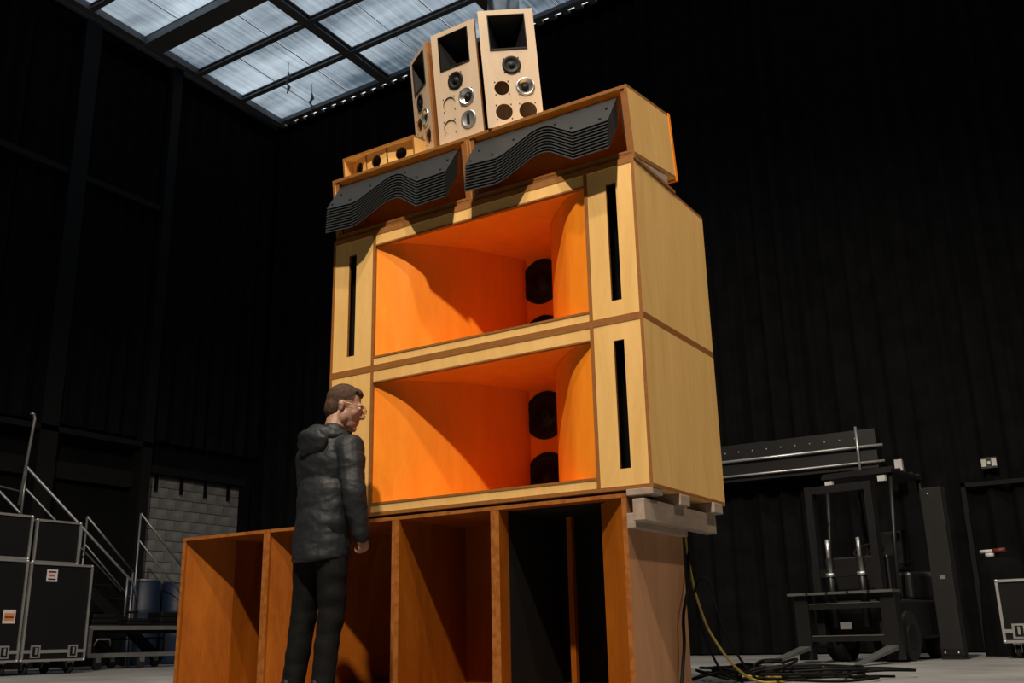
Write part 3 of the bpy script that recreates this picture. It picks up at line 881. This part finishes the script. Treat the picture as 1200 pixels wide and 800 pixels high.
# low rolling platform
pf = thing('rolling_platform', 'low rolling platform with grey steel frame in front of the stairs', 'cart', (-10.9, 5.0, 0))
def PF(name, mb, m=M_tube, par=pf):
    for v in mb.v: v -= Vector((-10.9, 5.0, 0))
    return mb.build(name, m, par)
for x_ in (-10.7, -11.38):
    for z_ in (.20, .58):
        PF('frame_rail', MB().box((x_ - .03, 4.22, z_ - .03), (x_ + .03, 6.14, z_ + .03)))
    for yy in (4.24, 6.12):
        PF('frame_post', MB().box((x_ - .028, yy - .028, .2), (x_ + .028, yy + .028, .58)))
PF('deck', MB().box((-11.38, 4.24, .5), (-10.73, 6.12, .56)), M_case)
PF('handle_loop', MB().tube([(-10.68, 4.30, .33), (-10.65, 4.34, .42), (-10.65, 4.54, .42), (-10.68, 4.58, .33)], .014, 6))
for yy in (4.4, 5.15, 5.95):
    for x_ in (-10.7, -11.38):
        c = PF('castor', MB().box((x_ - .03, yy - .04, .10), (x_ + .03, yy + .04, .17)))
        PF('wheel', MB().tube([(x_ - .025, yy, .07), (x_ + .025, yy, .07)], .07, 14), M_rubber, c)
# dark gear lying on the platform
rnd = random.Random(9)
for k, lab in enumerate(('low black equipment bag slumped on the platform', 'black folded cloth bundle on the platform', 'black padded box on the platform beside the bundle')):
    mb = MB(); yy = 4.35 + k * .6; hh = (.22, .16, .26)[k]
    for j in range(3):
        s_ = 1 - .12 * j
        mb.cbox((-11.05, yy + .25, .56 + hh * (j + .5) / 3), ((.44 * s_), .5 * s_, hh / 3 + .004))
    o = mb.build('gear_bag', M_case, None, .02); tag(o, lab, 'bag')

# ================================================================== RIGHT: wall truss, forklift, column, road case
tr = thing('wall_beam', 'long dark horizontal beam with light steel rails above the forklift', 'beam', (-2.6, 9.7, 2.4))
def TRP(name, mb, m):
    for v in mb.v: v -= Vector((-2.6, 9.7, 2.4))
    return mb.build(name, m, tr)
TRP('beam_body', MB().box((-4.9, 9.78, 2.55), (-.85, 10.0, 3.12)), M_fork)
for z_, r_ in ((2.86, .022), (2.63, .018)):
    TRP('steel_rail', MB().tube([(-4.9, 9.73, z_), (-.75, 9.73, z_)], r_, 8), M_steel)
for xx in (-4.2, -1.1):
    TRP('upright', MB().tube([(xx, 9.72, 2.42), (xx, 9.72, 3.16)], .02, 8), M_steel)
    TRP('wall_bracket', MB().box((xx - .1, 9.95, 2.4), (xx + .1, 10.3, 2.6)), M_fork)
for k in range(14):
    TRP('rivet', MB().lathe([(.014, 0), (.014, .006), (.0005, .01)], 6, 0, Tr(-4.0 + k * .22, 9.78, 3.0) @ Rx(PI / 2)), M_steel)
TRP('end_bracket', MB().box((-.62, 9.7, 2.38), (-.52, 9.8, 2.62)).box((-.75, 9.7, 2.38), (-.52, 9.8, 2.46)), M_lampwhite)

fk = thing('forklift', 'black forklift truck with bare steel fork tips resting on the floor', 'forklift', (-.45, 5.75, 0), (0, 0, -.16))
def FK(name, mb, m=M_fork, par=fk, bevel=0): return mb.build(name, m, par, bevel)
FK('carriage_plate', MB().box((-.62, -.16, .675), (.50, .06, .70)), M_forksteel)
for x_ in (-.40, -.18, .04, .26): FK('plate_seam', MB().box((x_ - .012, -.163, .668), (x_ + .012, .062, .704)), M_fork)
for x_ in (-.50, .42): FK('carriage_upright', MB().box((x_ - .075, -.10, .03), (x_ + .075, .02, .675)))
for z_ in (.56, .24): FK('cross_bar', MB().box((-.5, -.08, z_ - .03), (.42, -.02, z_ + .03)))
FK('bar_edge', MB().box((-.42, -.085, .262), (.34, -.078, .272)), M_forksteel); FK('bar_edge', MB().box((-.42, -.085, .582), (.34, -.078, .590)), M_forksteel)
for x_ in (-.50, .42):
    f_ = MB().add([(x_ - .06, -.08, .13), (x_ + .06, -.08, .13), (x_ + .045, -.95, .012), (x_ - .045, -.95, .012),
                   (x_ - .06, -.08, .17), (x_ + .06, -.08, .17), (x_ + .045, -.95, .022), (x_ - .045, -.95, .022)],
                  [(0, 3, 2, 1), (4, 5, 6, 7), (0, 1, 5, 4), (1, 2, 6, 5), (2, 3, 7, 6), (3, 0, 4, 7)])
    FK('fork', f_, M_forksteel)
FK('number_plate', MB().box((-.10, -.09, .33), (.02, -.081, .40)), M_steel)
for x_ in (-.24, .10):
    cy_ = FK('lift_cylinder', MB().tube([(x_, .12, .35), (x_, .12, 1.05)], .04, 10))
    FK('cylinder_rod', MB().tube([(x_, .12, 1.0), (x_, .12, 1.25)], .022, 8), M_steel, cy_)
    FK('collar', MB().tube([(x_, .12, .86), (x_, .12, .90)], .05, 10), M_steel, cy_)
for x_ in (-.38, .28):
    FK('mast_channel', MB().box((x_ - .04, .08, .15), (x_ + .04, .20, 1.82)))
for z_ in (.9, 1.78): FK('mast_cross_member', MB().box((-.38, .10, z_ - .04), (.28, .18, z_ + .04)))
FK('chassis', MB().box((-.42, .25, .22), (.36, 1.75, .62)), M_fork, fk, .03)
FK('counterweight', MB().box((-.46, 1.55, .2), (.40, 2.05, .95)), M_fork, fk, .06)
FK('hood', MB().box((-.36, .95, .62), (.30, 1.6, .92)), M_fork, fk, .04)
FK('seat', MB().box((-.22, .95, .92), (.16, 1.35, 1.0)).box((-.22, 1.3, 1.0), (.16, 1.4, 1.4)), M_black, fk, .03)
FK('dashboard', MB().box((-.34, .42, .62), (.28, .58, 1.08)), M_fork, fk, .02)
FK('steering_wheel', MB().tube([(-.03 + .16 * math.cos(a * PI / 9), .70 + .16 * math.sin(a * PI / 9) * .8, 1.15 + .16 * math.sin(a * PI / 9) * .5) for a in range(19)], .014, 6), M_black)
FK('steering_column', MB().tube([(-.03, .55, 1.0), (-.03, .70, 1.15)], .02, 6), M_black)
for x_ in (-.38, .34):
    for ya, yb in ((.40, .62), (1.6, 1.45)):
        FK('guard_post', MB().tube([(x_, ya, .6), (x_, yb, 1.95)], .024, 6))
FK('guard_roof', MB().box((-.42, .55, 1.95), (.38, 1.5, 1.99)))
for k in range(5): FK('roof_bar', MB().box((-.42, .6 + k * .2, 1.99), (.38, .64 + k * .2, 2.02)))
FK('rear_light', MB().box((-.36, .50, 1.86), (-.28, .55, 1.92)).box((.24, .50, 1.86), (.32, .55, 1.92)), M_lampwhite)
for x_, y_, r_ in ((-.36, .52, .25), (.30, .52, .25), (-.32, 1.65, .2), (.26, 1.65, .2)):
    w_ = FK('wheel', MB().tube([(x_ - .09, y_, r_), (x_ + .09, y_, r_)], r_, 20), M_rubber)
    FK('hub', MB().tube([(x_ - .095, y_, r_), (x_ + .095, y_, r_)], r_ * .5, 12), M_fork, w_)
# tall column leaning against nothing: a black equipment locker
t = thing('tall_locker', 'tall narrow black locker standing beside the forklift', 'locker', (.30, 6.9, 0), (0, 0, -.2))
MB().box((-.115, -.1, .03), (.115, .04, 1.82)).build('body', plain('locker_grey', (.016, .016, .017), .6, 0, .2), t, .008)
MB().box((-.12, -.105, 0), (.12, .045, .03)).build('plinth', M_fork, t)
MB().box((-.10, -.108, .05), (.10, -.1, .11)).build('foot_plate', M_fork, t)
for x_, z_ in ((-.03, 1.75), (-.07, .07), (.07, .07)):
    MB().lathe([(.012, 0), (.012, .006), (.0005, .01)], 8, 0, Tr(x_, -.108 if z_ < 1 else -.1, z_) @ Rx(PI / 2)).build('bolt', M_steel, t)
MB().box((-.02, -.106, .83), (.04, -.1, .87)).build('badge', M_steel, t)
# draped stack behind it
mb = MB(); pr_ = [(.34, 0), (.33, .3), (.31, .6), (.29, .85), (.27, 1.0), (.2, 1.08), (.0005, 1.12)]
vs = []; n_ = 40
for r_, h_ in pr_:
    for k in range(n_):
        a = 2 * PI * k / n_
        rr = r_ * (1 + (.07 * math.sin(9 * a) + .04 * math.sin(5 * a + 1)) * (1 - h_ / 1.3))
        vs.append((rr * math.cos(a) * .9, rr * math.sin(a), h_))
fs = [(i * n_ + k, i * n_ + (k + 1) % n_, (i + 1) * n_ + (k + 1) % n_, (i + 1) * n_ + k) for i in range(len(pr_) - 1) for k in range(n_)]
mb.add(vs, fs, 0, True)
o = mb.build('covered_stand', M_drape); o.location = (.72, 8.2, 0)
tag(o, 'black cloth-covered stand behind the tall locker', 'stand')
t = thing('warning_lamp', 'small red and white lamp on top of the covered stand', 'lamp', (.62, 8.15, 1.11))
MB().tube([(0, 0, 0), (0, 0, .05)], .05, 12).build('foot', M_lampwhite, t)
MB().tube([(.04, 0, .07), (.18, -.02, .08)], .03, 10).build('lens', M_redplastic, t)
MB().tube([(-.1, 0, .07), (.05, 0, .075)], .022, 10).build('arm', M_lampwhite, t)
rc = road_case('road_case', 'low black road case with light metal edges beside the covered stand', (.79, 6.95, 0), -PI / 2, (.6, .75, .62), True, None, None)
# emergency light on the back wall
t = thing('emergency_light', 'small twin-lamp emergency light mounted high on the back drapes', 'lamp', (.56, 9.98, 2.49))
MB().box((-.10, 0, -.075), (.10, .13, .075)).build('case', M_fork, t)
for x_ in (-.065, .065):
    MB().box((x_ - .03, -.012, -.05), (x_ + .03, 0, .05)).build('lamp_head', M_lampwhite, t)
MB().box((-.02, -.008, -.02), (.02, 0, .02)).build('indicator', M_lampwhite, t)
# dark door frame under it
o = MB().box((.15, 10.02, 0), (.21, 10.1, 2.25)).box((1.35, 10.02, 0), (1.41, 10.1, 2.25)).box((.15, 10.02, 2.19), (1.41, 10.1, 2.25)).build('door_frame_trim', M_post)
o.name = 'trim_40'; struct(o, 'dark doorway frame in the back wall')

# ================================================================== PERSON
def ellip(bm, c, r, rot=None, sub=2):
    M = Matrix.Translation(c) @ (rot.to_matrix().to_4x4() if rot else Matrix()) @ Matrix.Diagonal((*r, 1))
    bmesh.ops.create_icosphere(bm, subdivisions=sub, radius=1, matrix=M)
def capsule(bm, a, b, ra, rb, n=14, flat=None):
    a = Vector(a); b = Vector(b); d = (b - a).normalized()
    up = Vector((0, 1, 0)) if abs(d.y) < .9 else Vector((1, 0, 0))
    u = (up - d * up.dot(d)).normalized(); w = d.cross(u)
    rings = []
    L = (b - a).length
    prof = []
    for k in range(5): t = k / 4 * PI / 2; prof.append((-ra * math.cos(t), ra * math.sin(t)))
    for k in range(5): t = k / 4 * PI / 2; prof.append((L + rb * math.sin(t), rb * math.cos(t)))
    fu = flat or 1.0
    for h, r in prof:
        r = max(r, 1e-4)
        rings.append([bm.verts.new(a + d * h + (u * math.cos(2 * PI * k / n) * fu + w * math.sin(2 * PI * k / n)) * r) for k in range(n)])
    for i in range(len(rings) - 1):
        for k in range(n):
            bm.faces.new((rings[i][k], rings[i][(k + 1) % n], rings[i + 1][(k + 1) % n], rings[i + 1][k]))
    bm.faces.new(rings[0][::-1]); bm.faces.new(rings[-1])
def remeshed(name, bm, m, parent, voxel=.007, smooth=6, disp=None):
    bmesh.ops.recalc_face_normals(bm, faces=bm.faces)
    me = bpy.data.meshes.new(name); bm.to_mesh(me); bm.free()
    tmp = bpy.data.objects.new('tmp', me); COL.objects.link(tmp)
    r = tmp.modifiers.new('r', 'REMESH'); r.mode = 'VOXEL'; r.voxel_size = voxel; r.use_smooth_shade = True
    s = tmp.modifiers.new('s', 'SMOOTH'); s.iterations = smooth; s.factor = .5
    dg = bpy.context.evaluated_depsgraph_get(); dg.update()
    me2 = bpy.data.meshes.new_from_object(tmp.evaluated_get(dg))
    bpy.data.objects.remove(tmp)
    if disp:
        nrm = [v.normal.copy() for v in me2.vertices]
        for v, nn in zip(me2.vertices, nrm): v.co += nn * disp(v.co)
    me2.materials.clear(); me2.materials.append(m)
    for p in me2.polygons: p.use_smooth = True
    me2.name = name
    return link(name, me2, parent)
M_skin = plain('skin', (.33, .185, .135), .5, 0, .35, .08, 30)
M_hair = plain('short_brown_hair', (.060, .034, .022), .75, 0, .2, .35, 60, .6, 140)
M_jacket = plain('black_shell_jacket', (.0098, .0122, .0155), .6, 0, .35, .15, 8, .25, 55)
M_trouser = plain('black_trousers', (.0042, .0042, .0045), .8, 0, .15, .2, 12, .3, 40)
M_gold = plain('thin_metal_rim', (.40, .26, .12), .35, .8)

# local frame: +y is where the person faces, +x the person's right hand side
FACE = math.atan2(.985, .17)
person = thing('person', 'person in black hooded jacket and dark trousers looking at the horns', 'person', (-1.91, -.655, 0), (0, 0, FACE - PI / 2))
V = Vector
hipz = .92
footR, footL = V((.105, .045, 0)), V((-.125, .015, 0))
kneeR, kneeL = V((.105, .090, .50)), V((-.11, .06, .50))
hipR, hipL = V((.09, .085, hipz)), V((-.09, .085, hipz))
shR, shL = V((.190, .125, 1.415)), V((-.190, .120, 1.415))
elR, elL = V((.265, .095, 1.145)), V((-.225, .15, 1.15))
wrR, wrL = V((.262, .165, .905)), V((-.20, .25, .92))
neck, headc = V((0, .15, 1.52)), V((.025, .212, 1.708))
HS = 1.13
HV = Vector((1.13, 1.13, 1.23))
HT = Euler((-.30, 0, -.62), 'XYZ')
HT = (Matrix.Rotation(-.80, 3, 'Z') @ Matrix.Rotation(-.26, 3, 'X')).to_euler()
def HP(x, y, z): return headc + HT.to_matrix() @ V((x * HV.x, y * HV.y, z * HV.z))
def HE(bm, c, r, sub=2): ellip(bm, HP(*c), [q * k_ for q, k_ in zip(r, HV)], HT, sub)
bm = bmesh.new()
# head: cranium, face, jaw, nose, brow, lips, chin
HE(bm, (0, -.018, .032), (.074, .095, .083), 3)
HE(bm, (0, .035, -.02), (.062, .060, .085), 3)
HE(bm, (0, .046, -.074), (.047, .046, .042))
HE(bm, (0, .076, -.098), (.022, .020, .018))
HE(bm, (0, .085, .022), (.048, .014, .012))
capsule(bm, HP(0, .088, .008), HP(0, .112, -.032), .007 * HS, .0115 * HS)
HE(bm, (0, .100, -.036), (.017, .012, .009))
HE(bm, (0, .091, -.060), (.022, .009, .006))
HE(bm, (0, .089, -.071), (.020, .009, .006))
for s in (-1, 1):
    HE(bm, (s * .040, .060, -.025), (.022, .024, .024))
    HE(bm, (s * .054, .010, -.055), (.016, .03, .035))
    HE(bm, (s * .074, -.008, -.012), (.008, .015, .026))
    HE(bm, (s * .077, -.012, .000), (.009, .015, .013))
capsule(bm, HP(0, -.025, -.05), neck + V((0, -.02, -.04)), .062, .07)
# trunk and limbs under the clothes
ellip(bm, V((0, .115, 1.33)), (.155, .095, .20), None, 3)
ellip(bm, V((0, .095, 1.05)), (.135, .09, .22), None, 3)
capsule(bm, shR + V((-.02, 0, 0)), shL + V((.02, 0, 0)), .06, .06)
for (a, b, c) in ((hipR, kneeR, footR), (hipL, kneeL, footL)):
    capsule(bm, a, b, .082, .054); capsule(bm, b, c + V((0, 0, .09)), .053, .036)
    capsule(bm, c + V((0, -.03, .045)), c + V((0, .15, .03)), .036, .028)
for s, sh, el, wr in ((1, shR, elR, wrR), (-1, shL, elL, wrL)):
    capsule(bm, sh, el, .048, .038); capsule(bm, el, wr, .038, .027)
    # hand: palm, four curled fingers, thumb from its side
    d = (wr - el).normalized(); fwd = V((0, 1, 0)); fwd = (fwd - d * fwd.dot(d)).normalized()
    inn = V((-s, 0, 0)); inn = (inn - d * inn.dot(d) - fwd * inn.dot(fwd)).normalized()
    pb = wr + d * .01
    for k in range(4):
        o_ = fwd * (.030 - .020 * k)
        capsule(bm, pb + o_ * .8, pb + o_ + d * .066, .013, .0115)
        L1 = (.034, .038, .035, .028)[k]
        k1 = pb + o_ + d * .072
        k2 = k1 + (d * .55 + inn * .8).normalized() * L1
        k3 = k2 + (d * -.6 + inn * .8).normalized() * L1 * .75
        k4 = k3 + (d * -1.0 - inn * .2).normalized() * L1 * .55
        capsule(bm, k1, k2, .0098, .009, 10); capsule(bm, k2, k3, .009, .0085, 10); capsule(bm, k3, k4, .0085, .0075, 10)
    t1 = pb + fwd * .030 + d * .012
    t2 = t1 + (fwd * .35 + d * .8 + inn * .45).normalized() * .042
    t3 = t2 + (d * .8 - fwd * .1 + inn * .6).normalized() * .032
    capsule(bm, t1, t2, .0145, .0115, 10); capsule(bm, t2, t3, .011, .0085, 10)
remeshed('body', bm, M_skin, person, .0055, 3)
# eyes
for s in (-1, 1):
    bm = bmesh.new(); ellip(bm, HP(s * .031, .082, .004), (.012, .011, .010)); me = bpy.data.meshes.new('eye'); bm.to_mesh(me); bm.free()
    me.materials.append(M_sticker); link('eye', me, person)
# hair: short, faded at the sides
bm = bmesh.new()
HE(bm, (0, -.021, .037), (.077, .097, .082), 3)
HE(bm, (0, -.052, -.010), (.070, .062, .075), 3)
HE(bm, (0, .034, .080), (.055, .043, .029), 3)
HE(bm, (0, .058, .078), (.045, .020, .017), 3)
hair = remeshed('hair', bm, M_hair, person, .006, 2, lambda c: .003 * noise.noise(c * 60))
bm = bmesh.new(); bm.from_mesh(hair.data)
inv = HT.to_matrix().inverted()
kill = []
for v in bm.verts:
    q = inv @ (V(v.co) - headc); q = V((q.x / HV.x, q.y / HV.y, q.z / HV.z))
    low = q.z < (.030 if q.y > .012 else -.075 + max(0, q.y + .03) * .6)
    face_ = q.y > .045 and q.z < .062 + (.02 if abs(q.x) > .045 else 0)
    ear = abs(q.x) > .05 and -.030 < q.y < .02 and q.z < .022
    if low or face_ or ear: kill.append(v)
bmesh.ops.delete(bm, geom=kill, context='VERTS'); bm.to_mesh(hair.data); bm.free()
# spectacles
gl = MB()
def ring(c, ax, ay, r, rr):
    pts = [c + ax * (r * math.cos(2 * PI * k / 16)) + ay * (r * .85 * math.sin(2 * PI * k / 16)) for k in range(17)]
    gl.tube(pts, rr, 6)
RM = HT.to_matrix()
for s in (-1, 1):
    ring(HP(s * .034, .112, .000), RM @ V((1, 0, 0)), RM @ V((0, 0, 1)), .026, .0018)
    gl.tube([HP(s * .058, .110, .006), HP(s * .072, .09, .010), HP(s * .080, .0, .014), HP(s * .078, -.012, .004)], .0018, 6)
gl.tube([HP(-.011, .113, .004), HP(0, .119, .007), HP(.011, .113, .004)], .0018, 6)
g = gl.build('spectacles', M_gold, person)
for s in (-1, 1):
    c = HP(s * .034, .112, 0)
    pts = [c + RM @ V((.025 * math.cos(2 * PI * k / 16), 0, .0215 * math.sin(2 * PI * k / 16))) for k in range(16)]
    MB().add(pts, [list(range(16))]).build('lens', M_glass, g)
# jacket with folds
def folds(c):
    q = V((c.x, c.y, c.z))
    w1 = noise.noise(V((q.x * 5 + q.z * 3, q.y * 5, q.z * 9 - q.x * 4)))
    w2 = 1 - abs(noise.noise(V((q.x * 6 - q.z * 5, q.y * 6, q.z * 10 + q.x * 5 + 4)))) * 2
    w3 = noise.noise(q * 22)
    w4 = 1 - abs(noise.noise(V((q.x * 9 + q.z * 12, q.y * 9, q.z * 16 - q.x * 10)))) * 2
    return .007 * w1 + .005 * w2 + .0035 * w4 + .002 * w3
bm = bmesh.new()
ellip(bm, V((0, .105, 1.34)), (.200, .140, .205), None, 3)
ellip(bm, V((0, .090, 1.10)), (.190, .140, .26), None, 3)
capsule(bm, V((0, .09, .98)), V((0, .085, .78)), .190, .195, 24, .80)
capsule(bm, shR + V((-.03, -.01, -.005)), shL + V((.03, -.01, -.005)), .082, .082)
capsule(bm, V((.09, .115, 1.475)), V((-.09, .115, 1.475)), .07, .07)
for sh, el, wr in ((shR, elR, wrR), (shL, elL, wrL)):
    capsule(bm, sh, el, .084, .070); capsule(bm, el, wr + (wr - el).normalized() * .0, .070, .050)
capsule(bm, neck + V((0, -.02, -.06)), neck + V((0, -.005, -.005)), .098, .088)
# cut the lower half sphere of the hem capsule off
bmesh.ops.bisect_plane(bm, geom=bm.verts[:] + bm.edges[:] + bm.faces[:], plane_co=(0, 0, .765), plane_no=(0, .10, -1), clear_outer=True)
es = [e for e in bm.edges if e.is_boundary]
if es: bmesh.ops.holes_fill(bm, edges=es)
jk = remeshed('jacket', bm, M_jacket, person, .0075, 4, folds)
bm = bmesh.new()
for a in range(13):
    t = PI * (.02 + .96 * a / 12)
    def cl(t): return V((.118 * math.cos(t), .120 - .105 * math.sin(t), 1.505 + .030 * math.sin(t) - .02 * abs(math.cos(t))))
    capsule(bm, cl(t), cl(t + .26), .034 + .012 * math.sin(t), .034 + .012 * math.sin(t), 10)
ellip(bm, V((0, -.010, 1.455)), (.135, .055, .085), Euler((.35, 0, 0)), 3)
ellip(bm, V((0, -.030, 1.495)), (.115, .045, .045), Euler((.3, 0, 0)), 3)
remeshed('hood', bm, M_jacket, jk, .008, 3, lambda c: .010 * noise.noise(V((c.x * 8, c.y * 8, c.z * 22))) + .004 * noise.noise(c * 30))
for wr, el in ((wrR, elR), (wrL, elL)):
    d = (wr - el).normalized()
    MB().tube([wr - d * .02, wr + d * .035], [.055, .049], 16).build('cuff', M_jacket, jk)
# trousers
bm = bmesh.new()
ellip(bm, V((0, .085, .90)), (.165, .13, .14), None, 3)
for (a, b, c) in ((hipR, kneeR, footR), (hipL, kneeL, footL)):
    capsule(bm, a + V((0, 0, .02)), b, .108, .080); capsule(bm, b, c + V((0, -.005, .075)), .079, .068)
remeshed('trousers', bm, M_trouser, person, .009, 4, lambda c: .006 * noise.noise(V((c.x * 8, c.y * 8, c.z * 16))) + .008 * noise.noise(V((c.x * 4, c.y * 4 + 3, c.z * 9))))
for c in (footR, footL):
    bm = bmesh.new()
    capsule(bm, c + V((0, -.05, .045)), c + V((0, .16, .038)), .047, .040); ellip(bm, c + V((0, -.03, .075)), (.045, .06, .05))
    bmesh.ops.bisect_plane(bm, geom=bm.verts[:] + bm.edges[:] + bm.faces[:], plane_co=(0, 0, .004), plane_no=(0, 0, -1), clear_outer=True)
    es = [e for e in bm.edges if e.is_boundary]
    if es: bmesh.ops.holes_fill(bm, edges=es)
    sh_ = remeshed('shoe', bm, M_black, person, .007, 2)
